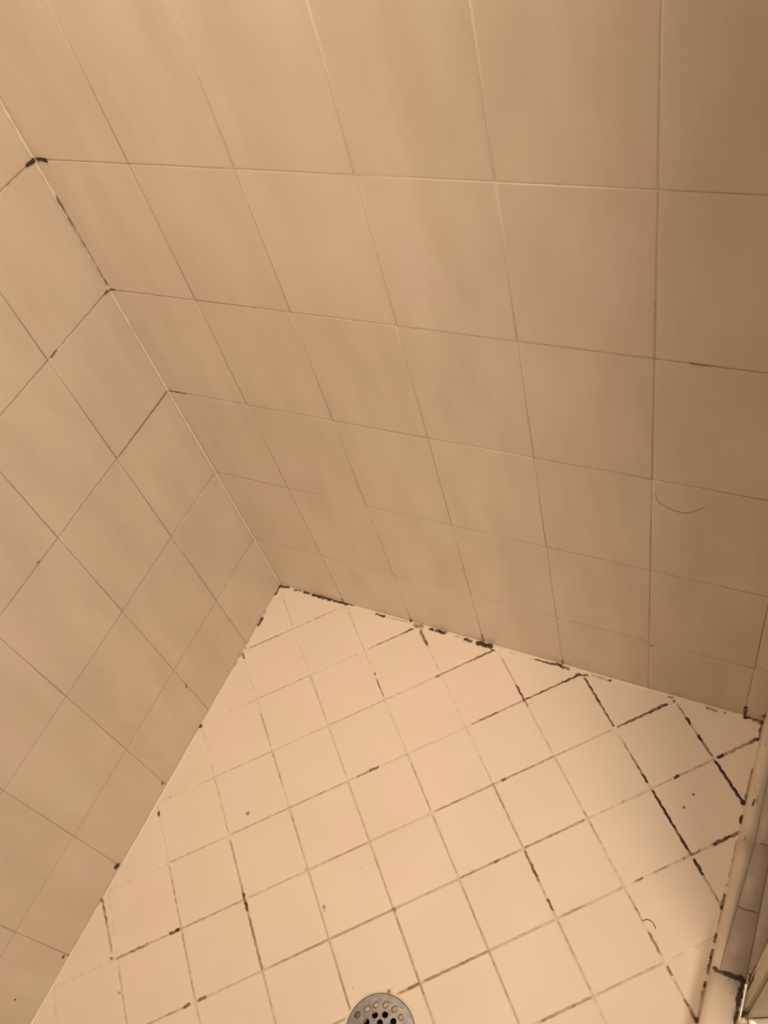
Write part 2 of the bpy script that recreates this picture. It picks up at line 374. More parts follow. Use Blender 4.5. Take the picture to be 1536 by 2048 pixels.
        (0.7331, -0.2556, 0.7606, -0.283, 2.6, 0.4), (0.8326, -0.3098, 0.8233, -0.3191, 3.4, 0.55), (0.8635, -0.2789, 0.8441, -0.2983, 2.6, 0.4), 
        (0.7352, -0.4072, 0.7643, -0.3781, 3.1, 0.45), (0.6482, -0.4942, 0.573, -0.5694, 3.4, 0.52), (0.8205, -0.3429, 0.8477, -0.3701, 2.9, 0.5), 
        (0.8593, -0.3817, 0.8831, -0.4056, 3.6, 0.62), (0.8941, -0.4166, 0.9037, -0.4261, 3.7, 0.6), (0.8065, -0.4961, 0.7505, -0.5521, 3.4, 0.52), 
        (0.8876, -0.415, 0.8139, -0.4887, 2.5, 0.4), (0.7319, -0.416, 0.8035, -0.4876, 3, 0.34), (0.5789, -0.4241, 0.6408, -0.486, 2.6, 0.38), 
        (0.4899, -0.3351, 0.5615, -0.4067, 2.3, 0.33), (0.6494, -0.4946, 0.7213, -0.5665, 2.5, 0.33), 
    ],
    'L': [
        (0.0021, 0.0063, 0.0015, 0.001, 4, 0.7), (-0.3003, 0.1141, -0.3016, 0.1056, 4.8, 0.75), (-0.3019, 0.095, -0.3021, 0.0878, 3.6, 0.5), 
        (-0.4566, 0.0182, -0.4577, 0.0128, 6.1, 0.75), (-0.6088, 0.1637, -0.6088, 0.1484, 5.7, 0.5), (-0.614, 0.0151, -0.6094, 0.0066, 8.6, 1), 
        (-0.7699, 0.0171, -0.766, 0.0156, 6.1, 0.95), (-0.8458, 0.0769, -0.8461, 0.0739, 2.4, 0.95), (-0.0006, 0.98, -0.0156, 0.98, 5.3, 1), 
        (-0.0156, 0.98, -0.0571, 0.98, 2.6, 0.55), (0.0004, 0.7777, -0.0116, 0.7777, 3.8, 0.7), (-0.0144, 0.7777, -0.1259, 0.7777, 2.3, 0.4), 
        (-0.126, 0.7777, -0.1406, 0.7777, 3.6, 0.75), (-0.1442, 0.7777, -0.246, 0.7777, 2.3, 0.45), (-0.0051, 0.5751, -0.1432, 0.5751, 3, 0.6), 
        (-0.1586, 0.5751, -0.2932, 0.5751, 2.4, 0.38), (-0.3004, 0.5751, -0.4249, 0.5751, 2.3, 0.38), (-0.3462, 0.5791, -0.3418, 0.5772, 3.8, 0.65), 
        (-0.147, 0.5664, -0.147, 0.3772, 2.5, 0.3), (-0.147, 0.3663, -0.147, 0.163, 2.7, 0.3), (-0.147, 0.163, -0.147, 0.0745, 3.1, 0.4), 
        (-0.147, 0.7711, -0.147, 0.597, 2.3, 0.26), (-0.2989, 0.7151, -0.2989, 0.5753, 2.2, 0.32), (-0.2989, 0.5688, -0.2989, 0.3749, 2.4, 0.3), 
        (-0.2879, 0.3711, -0.2118, 0.3711, 2.5, 0.3), 
    ],
    'B': [
        (0.1509, 0.0126, 0.1514, 0.0066, 3.8, 0.7), (0.3047, 0.0093, 0.3047, 0.001, 4.9, 0.85), (0.4562, 0.0326, 0.4562, 0.001, 3, 0.6), 
        (0.609, 0.016, 0.609, 0.001, 2.9, 0.6), (0.7629, 0.001, 0.7662, 0.001, 3.5, 0.5), (0.9193, 0.0334, 0.9193, 0.001, 5.7, 0.85), 
        (0.9485, 0.0133, 0.951, 0.0258, 6.8, 0.8), (0.0053, 0.98, 0.0221, 0.98, 5.3, 1), (0.0025, 0.9294, 0.0025, 0.8751, 2.7, 0.7), 
        (0.0025, 0.8751, 0.0025, 0.7838, 2.8, 0.6), (0.0009, 0.7777, 0.0121, 0.7777, 3.8, 0.75), (0.0142, 0.7777, 0.2529, 0.7777, 2, 0.42), 
        (0.0004, 0.5751, 0.0374, 0.5751, 3.1, 0.7), (0.0374, 0.5751, 0.1675, 0.5751, 2.2, 0.3), (0.0025, 0.7157, 0.0025, 0.6779, 3, 0.45), 
        (-0.005, 0.1623, -0.0005, 0.1593, 4.3, 0.65), (0.2522, 0.7777, 0.3666, 0.7777, 1.8, 0.38), (0.3666, 0.7777, 0.4529, 0.7777, 2, 0.52), 
        (0.4567, 0.7777, 0.602, 0.7777, 1.6, 0.42), (0.1738, 0.5751, 0.3134, 0.5751, 1.9, 0.25), (0.3453, 0.5751, 0.5055, 0.5751, 1.8, 0.28), 
        (0.1533, 0.162, 0.1533, 0.0079, 2.9, 0.34), (0.4562, 0.2942, 0.4562, 0.0067, 2.9, 0.32), (0.6121, 0.7777, 0.7571, 0.7777, 1.7, 0.5), 
        (0.7974, 0.7777, 0.8213, 0.7777, 2.4, 0.6), (0.7624, 0.7777, 0.8734, 0.7777, 1.7, 0.4), (0.63, 0.5751, 0.684, 0.5751, 2.3, 0.45), 
        (0.5877, 0.5751, 0.7617, 0.5751, 1.8, 0.34), (0.7676, 0.5751, 0.8949, 0.5751, 1.9, 0.4), (0.609, 0.6628, 0.609, 0.5612, 2.4, 0.34), 
        (0.7613, 0.8562, 0.7613, 0.8299, 2, 0.45), (0.7613, 0.5008, 0.7613, 0.2191, 2.6, 0.46), (0.7613, 0.8298, 0.7613, 0.5011, 1.8, 0.3), 
        (0.7622, 0.1553, 0.7684, 0.1564, 4.2, 0.65), (0.7338, 0.6876, 0.7361, 0.6867, 2.2, 0.45), (0.7828, 0.3711, 0.904, 0.3711, 2.2, 0.34), 
        (0.6339, 0.3711, 0.7589, 0.3711, 2.1, 0.26), (0.6434, 0.1662, 0.7059, 0.1662, 2.6, 0.34), (0.9193, 0.3469, 0.9193, 0.2278, 2.9, 0.42), 
        (0.7404, 0.1565, 0.7432, 0.1551, 3.7, 0.5), (0.6074, 0.1635, 0.6135, 0.1654, 4.3, 0.45), 
    ],
    'C': [
        (0.9598, -0.162, 0.9571, -0.1728, 3.4, 0.8), (0.9622, -0.1551, 0.9627, -0.169, 2.1, 0.6), (0.9533, -0.1386, 0.959, -0.1547, 1.7, 0.35), 
        (0.9528, -0.1942, 0.9526, -0.2015, 2.5, 0.35), (0.9558, -0.2206, 0.9578, -0.2256, 2.9, 0.6), (0.9583, -0.0678, 0.9584, -0.0758, 2.6, 0.5), 
        (0.9521, -0.4074, 0.9571, -0.4119, 5.6, 1), (0.9569, -0.4108, 0.9675, -0.4112, 4.8, 0.68), (0.9649, -0.4099, 0.982, -0.4093, 5.6, 1), 
        (0.9809, -0.4092, 0.9923, -0.4092, 8.1, 1), (0.9912, -0.4085, 0.9901, -0.424, 5.6, 1), (0.9899, -0.423, 0.991, -0.4431, 7.2, 1), 
        (0.9905, -0.4376, 0.9908, -0.4533, 4.8, 1), (0.9908, -0.4533, 0.9909, -0.4653, 4, 0.95), (0.9739, -0.4144, 0.9752, -0.4151, 4, 0.6), 
        (0.9876, -0.4597, 0.9892, -0.4568, 5.6, 0.6), (0.9784, -0.4311, 0.9806, -0.4306, 3.2, 0.4), (0.9643, -0.3201, 0.9717, -0.321, 2, 0.55), 
        (0.9717, -0.321, 0.9902, -0.3188, 2, 0.65), (0.9779, -0.2236, 0.9887, -0.2236, 2.5, 0.7), (0.9628, -0.3887, 0.9739, -0.386, 1.6, 0.25), 
        (0.9739, -0.386, 0.9909, -0.3839, 2, 0.35), 
    ],
}

# ------------------------------------------------------------------ tiles
def inset(poly, d):
    """offset every side of a convex counter-clockwise polygon inwards by d"""
    n = len(poly)
    lines = []
    for i in range(n):
        p, q = Vector(poly[i]), Vector(poly[(i + 1) % n])
        t = (q - p).normalized()
        nn = Vector((-t.y, t.x))
        lines.append((p + nn * d, t))
    res = []
    for i in range(n):
        p, t = lines[i - 1]
        q, s = lines[i]
        den = t.x * s.y - t.y * s.x
        if abs(den) < 1e-9:
            return None
        k = ((q - p).x * s.y - (q - p).y * s.x) / den
        res.append(p + t * k)
    # still the right way round?
    for i in range(n):
        a, b = res[i], res[(i + 1) % n]
        if (b - a).dot(Vector(poly[(i + 1) % n]) - Vector(poly[i])) <= 0:
            return None
    return res

def clip(poly, keep):
    """keep: list of (point, inward normal) half planes"""
    for p0, nn in keep:
        new = []
        for i in range(len(poly)):
            a, b = Vector(poly[i]), Vector(poly[(i + 1) % len(poly)])
            da, db = (a - p0).dot(nn), (b - p0).dot(nn)
            if da >= 0:
                new.append(a)
            if (da >= 0) != (db >= 0):
                new.append(a + (b - a) * (da / (da - db)))
        poly = new
        if len(poly) < 3:
            return None
    out = []
    for i, a in enumerate(poly):
        if (a - poly[i - 1]).length > 4e-4:
            out.append(a)
    return out if len(out) >= 3 else None

def add_tile(bm, lay, poly, place, rings, tilt, lift):
    """a pillowed tile; place(u, v, h) -> world point, h measured out of the surface"""
    cx = sum(p[0] for p in poly) / len(poly)
    cy = sum(p[1] for p in poly) / len(poly)
    dip = max(abs(tilt[0] * (p[0] - cx) + tilt[1] * (p[1] - cy)) for p in poly)
    lift = max(lift, dip - 0.00005)      # a tipped tile never sinks under its grout
    prev = None
    tint = rnd.random()
    col = (tint, tint, tint, 1)
    last = None
    for d, h in rings:
        q = inset(poly, d)
        if q is None:
            # a sliver too small to round further: give it a flat top of its own
            prev = [bm.verts.new(v.co) for v in prev] if prev else None
            break
        vs = [bm.verts.new(place(p[0], p[1], h + lift + tilt[0] * (p[0] - cx) + tilt[1] * (p[1] - cy))) for p in q]
        if prev:
            n = len(vs)
            for i in range(n):
                f = bm.faces.new((prev[i], prev[(i + 1) % n], vs[(i + 1) % n], vs[i]))
                for lp in f.loops:
                    lp[lay] = col
        prev = vs
    if prev:
        f = bm.faces.new(prev)
        for lp in f.loops:
            lp[lay] = col

RINGS_W = [(0.0, -0.0020), (0.0001, -0.0002), (0.0006, -0.00007), (0.0014, -0.00002), (0.003, 0.0), (0.007, 0.0)]
RINGS_F = [(0.0, -0.0020), (0.0001, -0.0003), (0.0006, -0.0001), (0.0014, -0.00003), (0.003, 0.0), (0.006, 0.0)]

def tiled_wall(name, us, vs, place, back_box, tilt_amt, gap):
    bm = bmesh.new()
    lay = bm.loops.layers.float_color.new('tint')
    for i in range(len(us) - 1):
        for j in range(len(vs) - 1):
            g = gap / 2
            u0, u1, v0, v1 = us[i] + g, us[i + 1] - g, vs[j] + g, vs[j + 1] - g
            if u1 - u0 < 0.006 or v1 - v0 < 0.006:
                continue
            t = (rnd.gauss(0, tilt_amt), rnd.gauss(0, tilt_amt))
            add_tile(bm, lay, [(u0, v0), (u1, v0), (u1, v1), (u0, v1)], place, RINGS_W, t, rnd.uniform(-0.0001, 0.0001))
    nf = len(bm.faces)
    box(bm, *back_box)
    bm.faces.ensure_lookup_table()
    for f in list(bm.faces)[nf:]:
        f.material_index = 1
    bmesh.ops.recalc_face_normals(bm, faces=bm.faces)
    return obj(name, bm, [M_WALL, M_GROUT_W])

wall_back = structure(tiled_wall('wall_back', COLS, ROWS, lambda u, v, h: Vector((u, -h, v)),
                                 ((-0.05, 0.00014, -0.05), (1.0, 0.05, TOP)), 0.0012, 0.0015),
                      'cream tiled shower wall with mottled glaze and painted light streaks above the mouldy floor joint')
wall_left = structure(tiled_wall('wall_left', LCOLS, ROWS, lambda u, v, h: Vector((h, -u, v)),
                                 ((-0.05, -DEPTH, -0.05), (-0.00014, 0.0004, TOP)), 0.0012, 0.0015),
                      'cream tiled shower wall meeting the streaky wall at the pale vertical corner bead')
wall_front = structure(tiled_wall('wall_front', COLS, ROWS, lambda u, v, h: Vector((u, -DEPTH + h, v)),
                                  ((-0.05, -DEPTH - 0.05, -0.05), (1.0, -DEPTH - 0.0004, TOP)), 0.0012, 0.0015))

# floor: square tiles laid on the diagonal, a round hole left for the drain
bm = bmesh.new()
lay = bm.loops.layers.float_color.new('tint')
GF = 0.0034
keep = [(Vector((0.0022, 0)), Vector((1, 0))), (Vector((W - 0.0016, 0)), Vector((-1, 0))),
        (Vector((0, -0.0022)), Vector((0, -1))), (Vector((0, -DEPTH + 0.002)), Vector((0, 1)))]
DR = DRAIN_R + 0.0035
def place_floor(u, v, h):
    return Vector((u, v, h))
for i in range(len(LINE_A) - 1):
    for j in range(len(LINE_B) - 1):
        g = GF / math.sqrt(2)
        a0, a1, b0, b1 = LINE_A[i] + g, LINE_A[i + 1] - g, LINE_B[j] + g, LINE_B[j + 1] - g
        q = [((a + b) / 2, (a - b) / 2) for a, b in ((a0, b0), (a0, b1), (a1, b1), (a1, b0))]
        q = [Vector(p) for p in q]
        area2 = sum(q[k].x * q[(k + 1) % 4].y - q[k].y * q[(k + 1) % 4].x for k in range(4))
        if area2 < 0:
            q.reverse()
        q = clip(q, keep)
        if not q:
            continue
        t = (rnd.gauss(0, 0.0025), rnd.gauss(0, 0.0025))
        lift = rnd.uniform(-0.00015, 0.00015)
        c = Vector((sum(p.x for p in q) / len(q), sum(p.y for p in q) / len(q)))
        if (c - Vector(DRAIN)).length < 0.15 and min((p - Vector(DRAIN)).length for p in q) < 0.16:
            # cut the round drain out: split the tile in radial strips about the drain when it touches it
            dmin = 1e9
            for k in range(len(q)):
                a, b = q[k], q[(k + 1) % len(q)]
                s = max(0, min(1, (Vector(DRAIN) - a).dot(b - a) / (b - a).length_squared))
                dmin = min(dmin, (a + (b - a) * s - Vector(DRAIN)).length)
            inside = all(((q[(k + 1) % len(q)] - q[k]).x * (Vector(DRAIN) - q[k]).y - (q[(k + 1) % len(q)] - q[k]).y * (Vector(DRAIN) - q[k]).x) > 0 for k in range(len(q)))
            if dmin < DR or inside:
                tb = bmesh.new()
                tl = tb.loops.layers.float_color.new('tint')
                add_tile(tb, tl, q, place_floor, RINGS_F, (0, 0), 0.0)
                bmesh.ops.recalc_face_normals(tb, faces=tb.faces)
                me = bpy.data.meshes.new('cut')
                # prism walls of the hole are made with planar cuts, the pieces inside the circle are thrown away
                for k in range(40):
                    an = 2 * math.pi * k / 40
                    nn = Vector((math.cos(an), math.sin(an), 0))
                    pt = Vector((DRAIN[0], DRAIN[1], 0)) + nn * DR
                    near = [f for f in tb.faces if (f.calc_center_median().xy - Vector(DRAIN)).length < 0.2]
                    geom = list(set(near) | {e for f in near for e in f.edges} | {v for f in near for v in f.verts})
                    bmesh.ops.bisect_plane(tb, geom=geom, plane_co=pt, plane_no=nn, dist=1e-6)
                kill = [f for f in tb.faces if (f.calc_center_median().xy - Vector(DRAIN)).length < DR * 0.9985 and
                        all((v.co.xy - Vector(DRAIN)).length < DR * 1.004 for v in f.verts)]
                bmesh.ops.delete(tb, geom=kill, context='FACES')
                tb.to_mesh(me)
                tb.free()
                bm.from_mesh(me)
                bpy.data.meshes.remove(me)
                continue
        add_tile(bm, lay, q, place_floor, RINGS_F, t, lift)
nf = len(bm.faces)
# grout bed as a ring of quads around the drain, then out to the walls
zb = -0.00022
SEG = 96
ring0 = [bm.verts.new((DRAIN[0] + (DRAIN_R + 0.0005) * math.cos(2 * math.pi * k / SEG), DRAIN[1] + (DRAIN_R + 0.0005) * math.sin(2 * math.pi * k / SEG), zb)) for k in range(SEG)]
ring1 = []
for k in range(SEG):
    an = 2 * math.pi * k / SEG
    dx, dy = math.cos(an), math.sin(an)
    ts = []
    if dx > 1e-9: ts.append((W + 0.04 - DRAIN[0]) / dx)
    if dx < -1e-9: ts.append((-0.04 - DRAIN[0]) / dx)
    if dy > 1e-9: ts.append((0.04 - DRAIN[1]) / dy)
    if dy < -1e-9: ts.append((-DEPTH - 0.04 - DRAIN[1]) / dy)
    tt = min(ts)
    ring1.append(bm.verts.new((DRAIN[0] + dx * tt, DRAIN[1] + dy * tt, zb)))
ring2 = [bm.verts.new((v.co.x, v.co.y, -0.012)) for v in ring0]
for k in range(SEG):
    k2 = (k + 1) % SEG
    bm.faces.new((ring0[k], ring1[k], ring1[k2], ring0[k2])).material_index = 1
    bm.faces.new((ring2[k], ring0[k], ring0[k2], ring2[k2])).material_index = 1
for f in list(bm.faces):
    if f.normal.length == 0:
        f.normal_update()
bmesh.ops.recalc_face_normals(bm, faces=bm.faces)
for f in bm.faces:
    f.normal_update()
    if f.normal.z < -0.5:
        f.normal_flip()
floor = structure(obj('floor', bm, [M_FLOOR, M_GROUT_F]), 'cream shower floor of small square tiles laid diagonally with blackened grout')

bm = bmesh.new()
box(bm, (-0.05, -DEPTH - 0.05, TOP), (2.3, 0.05, TOP + 0.05))
ceiling = structure(obj('ceiling', bm, M_PLASTER, smooth=False))
bm = bmesh.new()
box(bm, (2.2, -2.4, -0.1), (2.3, 0.05, TOP))
structure(obj('wall_right', bm, M_PLASTER, smooth=False))

# ------------------------------------------------------------------ silicone beads in the three inner corners
def bead(name, p, q, n1, n2, r, label):
    """a hand-drawn fillet from p to q between two planes whose outward normals are n1, n2"""
    p, q, n1, n2 = map(Vector, (p, q, n1, n2))
    n = max(8, int((q - p).length / 0.006))
    bm = bmesh.new()
    rows = []
    for i in range(n + 1):
        c = p + (q - p) * i / n
        rr = r * (1 + rnd.uniform(-0.28, 0.34))
        r2 = r * (1 + rnd.uniform(-0.28, 0.34))
        row = []
        for k in range(6):
            an = math.pi / 2 * k / 5
            # concave arc between the two surfaces
            row.append(bm.verts.new(c + n1 * (rr * (1 - math.sin(an)) + 0.0001) + n2 * (r2 * (1 - math.cos(an)) + 0.0001)))
        row.append(bm.verts.new(c - n2 * 0.0005))
        rows.append(row)
    for i in range(n):
        for k in range(6):
            bm.faces.new((rows[i][k], rows[i + 1][k], rows[i + 1][k + 1], rows[i][k + 1]))
    bmesh.ops.recalc_face_normals(bm, faces=bm.faces)
    return structure(obj(name, bm, M_CAULK), label)
bead('trim_1', (0.0005, -0.0005, 0.0), (0.0005, -0.0005, TOP), (1, 0, 0), (0, -1, 0), 0.0030, 'pale upright bead of grout in the corner between the two tiled walls')
bead('trim_2', (0.0, -0.0005, 0.0), (W, -0.0005, 0.0), (0, -1, 0), (0, 0, 1), BEAD, 'mould-blackened bead of sealant between streaky wall and floor')
bead('trim_3', (0.0005, 0.0, 0.0), (0.0005, -DEPTH, 0.0), (1, 0, 0), (0, 0, 1), BEAD, 'cleaner bead of sealant between left wall and floor')

# ------------------------------------------------------------------ mildew
def fillet(d, r=BEAD):
    d = max(0.0, d)
    if d >= r:
        return 0.0
    return r - math.sqrt(max(0.0, r * r - (r - d) ** 2)) if False else (r - d) * 0.75
def on_floor(u, v, h):
    u = min(max(u, 0.0003), W - 0.0004)
    v = min(v, -0.0006)
    return Vector((u, v, h + max(fillet(u), fillet(-v))))
def on_back(u, v, h):
    v = max(v, 0.0004)
    u = max(u, 0.0004)
    return Vector((u, -(h + max(fillet(v), fillet(u, 0.003)) + 0.0002), v))
def on_left(u, v, h):
    v = max(v, 0.0004)
    return Vector((h + max(fillet(v), fillet(-u, 0.003)) + 0.0002, min(u, -0.0004), v))
NOSE = 0.010
def on_curb(u, v, h):
    d = max(0.0, u - W)
    z = H
    if d < NOSE:
        z = H - (NOSE - math.sqrt(max(0.0, NOSE ** 2 - (NOSE - d) ** 2)))
    return Vector((max(u, W), v, z + h + 0.0002))

def grow(name, strokes, place, parent):
    bm = bmesh.new()
    bm.verts.layers.float.new('mildew_core')
    bm.verts.layers.float.new('mildew_growth')
    pf = bm.verts.layers.float['mildew_core']
    df = bm.verts.layers.float['mildew_growth']
    NX = 6
    for a1, b1, a2, b2, w, den in strokes:
        p, q = Vector((a1, b1)), Vector((a2, b2))
        ln = (q - p).length
        t = (q - p).normalized() if ln > 1e-6 else Vector((1, 0))
        nn = Vector((-t.y, t.x))
        hw = w / 1000 * 0.75
        ext = hw * 0.7
        n = max(4, int((ln + 2 * ext) / 0.0022))
        rows = []
        wob = rnd.uniform(0, 6.28)
        for i in range(n + 1):
            s = -ext + (ln + 2 * ext) * i / n
            off = 0.18 * hw * math.sin(s * 420 + wob) + rnd.uniform(-0.08, 0.08) * hw
            wj = hw * (1 + rnd.uniform(-0.22, 0.22))
            endf = min(1.0, (s + ext) / (1.6 * ext), (ln + ext - s) / (1.6 * ext))
            row = []
            for k in range(NX + 1):
                x = -1 + 2 * k / NX
                pos = p + t * s + nn * (off + wj * x)
                prof = max(0.0, 1 - abs(x) ** 2.2) * max(0.0, endf)
                v = bm.verts.new(place(pos.x, pos.y, 0.0004 + 0.0003 * prof))
                v[pf] = prof
                v[df] = den
                row.append(v)
            rows.append(row)
        for i in range(n):
            for k in range(NX):
                bm.faces.new((rows[i][k], rows[i][k + 1], rows[i + 1][k + 1], rows[i + 1][k]))
    bmesh.ops.recalc_face_normals(bm, faces=bm.faces)
    o = obj(name, bm, M_MOULD, parent)
    o['kind'] = 'stuff'
    return o
grow('mould', STROKES['F'], on_floor, floor)['label'] = 'black and brown mould along the floor joints'
def soften(st):
    return [s[:5] + ((s[5] if s[5] >= 0.6 else s[5] * 0.68),) for s in st]
grow('mould', soften(STROKES['B']), on_back, wall_back)
grow('mould', soften(STROKES['L']), on_left, wall_left)

# ------------------------------------------------------------------ curb
curb = thing('shower_curb', 'low tiled shower curb with cream rounded edge and taupe sill tiles beside the floor', 'curb', (W + 0.05, -DEPTH / 2, 0))
bm = bmesh.new()
box(bm, (W + 0.0005, -DEPTH + 0.002, -0.03), (W + 0.13, -0.0012, H - 0.011), 0.001, 1)
at(obj('curb_body', bm, M_CREAM), curb)

def profile_run(bm, pts, y0f, y1f, n):
    """sweep a closed (x, z) outline along y; the outline may differ from end to end"""
    rows = []
    for i in range(n + 1):
        s = i / n
        row = []
        for k in range(len(pts)):
            x0, z0 = y0f[1][k]
            x1, z1 = y1f[1][k]
            row.append(bm.verts.new((x0 + (x1 - x0) * s, y0f[0] + (y1f[0] - y0f[0]) * s, z0 + (z1 - z0) * s)))
        rows.append(row)
    m_ = len(pts)
    for i in range(n):
        for k in range(m_):
            bm.faces.new((rows[i][k], rows[i][(k + 1) % m_], rows[i + 1][(k + 1) % m_], rows[i + 1][k]))
    bm.faces.new(list(reversed(rows[0])))
    bm.faces.new(rows[-1])
    bmesh.ops.recalc_face_normals(bm, faces=bm.faces)

def nose_outline(x_end, xr=NOSE, z0=H - 0.0105):
    out = [(W, z0)]
    for k in range(9):
        an = math.pi / 2 * k / 8
        out.append((W + xr - xr * math.cos(an), H - xr + xr * math.sin(an)))
    out.append((x_end, H))
    out.append((x_end, z0))
    return out
# the cream nosing strip narrows towards the door
bm = bmesh.new()
o0, o1 = nose_outline(0.9715), nose_outline(0.9712)
profile_run(bm, o0, (-0.0015, o0), (-0.225, o1), 6)
o2 = nose_outline(0.9605)
profile_run(bm, o1, (-0.2251, o1), (-0.4085, o2), 6)
at(obj('nosing', bm, M_CREAM), curb)

# taupe sill tiles behind it; the row lies a little askew
def edge_x(y):
    if y > -0.225:
        return 0.9716
    return 0.9716 + (0.9607 - 0.9716) * (-0.225 - y) / (0.4085 - 0.225)
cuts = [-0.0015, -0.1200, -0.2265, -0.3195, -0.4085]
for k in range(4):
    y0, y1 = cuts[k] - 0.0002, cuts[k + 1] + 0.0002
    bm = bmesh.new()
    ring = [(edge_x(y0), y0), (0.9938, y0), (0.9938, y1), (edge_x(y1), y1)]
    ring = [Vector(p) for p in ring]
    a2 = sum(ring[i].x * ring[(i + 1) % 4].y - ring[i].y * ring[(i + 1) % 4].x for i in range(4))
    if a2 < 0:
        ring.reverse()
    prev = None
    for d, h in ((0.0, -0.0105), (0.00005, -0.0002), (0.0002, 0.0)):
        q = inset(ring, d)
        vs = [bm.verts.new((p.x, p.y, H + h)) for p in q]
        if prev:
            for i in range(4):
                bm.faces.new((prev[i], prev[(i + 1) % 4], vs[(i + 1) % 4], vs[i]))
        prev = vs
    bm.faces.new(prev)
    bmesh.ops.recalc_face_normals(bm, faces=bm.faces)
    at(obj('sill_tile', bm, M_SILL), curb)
# the paler rounded tiles from the black joint on
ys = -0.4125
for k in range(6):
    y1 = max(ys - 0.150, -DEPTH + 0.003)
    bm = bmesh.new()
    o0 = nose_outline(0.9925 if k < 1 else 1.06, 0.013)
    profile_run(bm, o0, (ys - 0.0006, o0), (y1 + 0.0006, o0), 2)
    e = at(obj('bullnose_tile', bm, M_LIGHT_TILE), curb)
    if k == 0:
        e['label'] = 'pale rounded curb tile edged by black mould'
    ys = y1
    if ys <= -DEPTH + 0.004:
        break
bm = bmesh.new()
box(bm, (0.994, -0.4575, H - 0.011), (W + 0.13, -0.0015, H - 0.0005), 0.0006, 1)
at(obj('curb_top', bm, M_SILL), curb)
# white sealant along the post
bm = bmesh.new()
rows = []
for i in range(13):
    s = i / 12
    y = -0.4135 - 0.062 * s
    wv = 0.0060 * (1 - 0.3 * s) * (1 + rnd.uniform(-0.18, 0.18))
    row = [bm.verts.new((0.9962 + wv * (k / 4 - 0.5) * 1.25, y, H - 0.0012 + 0.0032 * math.sin(math.pi * k / 4))) for k in range(5)]
    rows.append(row)
for i in range(12):
    for k in range(4):
        bm.faces.new((rows[i][k], rows[i][k + 1], rows[i + 1][k + 1], rows[i + 1][k]))
bmesh.ops.recalc_face_normals(bm, faces=bm.faces)
e = at(obj('sealant_bead', bm, M_ALU_LIGHT), curb)
e['label'] = 'white bead of sealant beside the black mould'
e = grow('mould', [s[:4] + (s[4] * 0.82, s[5]) for s in STROKES['C']], on_curb, None)
at(e, curb)

# ------------------------------------------------------------------ fixed glass panel and post on the curb
panel = thing('shower_screen', 'fixed glass shower screen in a dull metal track along the curb top', 'shower screen', (1.008, -0.21, H))
bm = bmesh.new()
box(bm, (0.9945, -0.4005, H), (1.0230, -0.0015, H + 0.006), 0.0012, 2)
at(obj('bottom_track', bm, M_TRACK), panel)
bm = bmesh.new()
box(bm, (1.0090, -0.3995, H + 0.006), (1.0150, -0.004, 1.85), 0.0006, 1)
at(obj('glass_pane', bm, M_GLASS, smooth=False), panel)
bm = bmesh.new()
box(bm, (0.9985, -0.4470, H), (1.0080, -0.4015, 1.85), 0.0012, 2)
at(obj('post', bm, M_ALU), panel)
for y0, y1, zz in ((-0.4090, -0.4012, 0.010), (-0.4540, -0.4475, 0.006)):
    bm = bmesh.new()
    box(bm, (0.9972, y0, H), (0.9990, y1, H + zz), 0.0006, 1)
    e = at(obj('grime', bm, M_PIT), panel)
    e['label'] = 'black grime at the foot of the post'

e = grow('mould', [(-0.4032, 0.072, -0.4032, 0.150, 3.4, 0.93), (-0.4032, 0.150, -0.4030, 0.300, 2.8, 0.72), (-0.4080, 0.074, -0.4120, 0.090, 3.2, 0.8),
                   (-0.4181, 0.150, -0.4186, 0.072, 5.0, 1.0), (-0.4130, 0.110, -0.4145, 0.170, 3.6, 0.8), (-0.4455, 0.072, -0.4455, 0.088, 4.0, 0.97)],
         lambda y, z, h: Vector((0.9984 - h, y, z)), None)
at(e, panel)

# ------------------------------------------------------------------ hinged door, standing open outwards
door = thing('hinged_glass_screen', 'open glass shower door with bright bottom rail hinged at the curb post', 'shower door', (0.9995, -0.4600, H + 0.005))
dirv = Vector((0.9074, 0.42, 0)).normalized()
side = Vector((dirv.y, -dirv.x, 0))
def slab(bm, s0, s1, t0, t1, z0, z1, bev):
    tmp = bmesh.new()
    box(tmp, (s0, t0, z0), (s1, t1, z1), bev, 3)
    for v in tmp.verts:
        s, t, z = v.co
        v.co = door.location + dirv * s + side * t + Vector((0, 0, z))
    me = bpy.data.meshes.new('tmp')
    bmesh.ops.recalc_face_normals(tmp, faces=tmp.faces)
    tmp.to_mesh(me)
    tmp.free()
    bm.from_mesh(me)
    bpy.data.meshes.remove(me)
bm = bmesh.new()
slab(bm, 0.004, 0.64, 0.0, 0.032, 0.004, 0.030, 0.003)
slab(bm, 0.004, 0.64, 0.004, 0.022, -0.002, 0.004, 0.0)
at(obj('bottom_rail', bm, M_ALU_LIGHT), door)
bm = bmesh.new()
slab(bm, 0.048, 0.638, -0.0125, -0.0075, 0.030, 1.76, 0.0004)
at(obj('glass_pane', bm, M_GLASS, smooth=False), door)
bm = bmesh.new()
slab(bm, 0.006, 0.050, -0.0055, -0.0005, 0.004, 1.76, 0.0012)
at(obj('stile', bm, M_ALU), door)
bm = bmesh.new()
r = bmesh.ops.create_cone(bm, cap_ends=True, segments=24, radius1=0.0042, radius2=0.0042, depth=0.034)
for v in r['verts']:
    v.co += Vector((0.9992, -0.4630, H + 0.0172))
bmesh.ops.bevel(bm, geom=[e_ for e_ in bm.edges if abs(e_.verts[0].co.z - e_.verts[1].co.z) < 1e-6], offset=0.0008, segments=2, affect='EDGES')
at(obj('hinge_pin', bm, M_ALU_LIGHT), door)

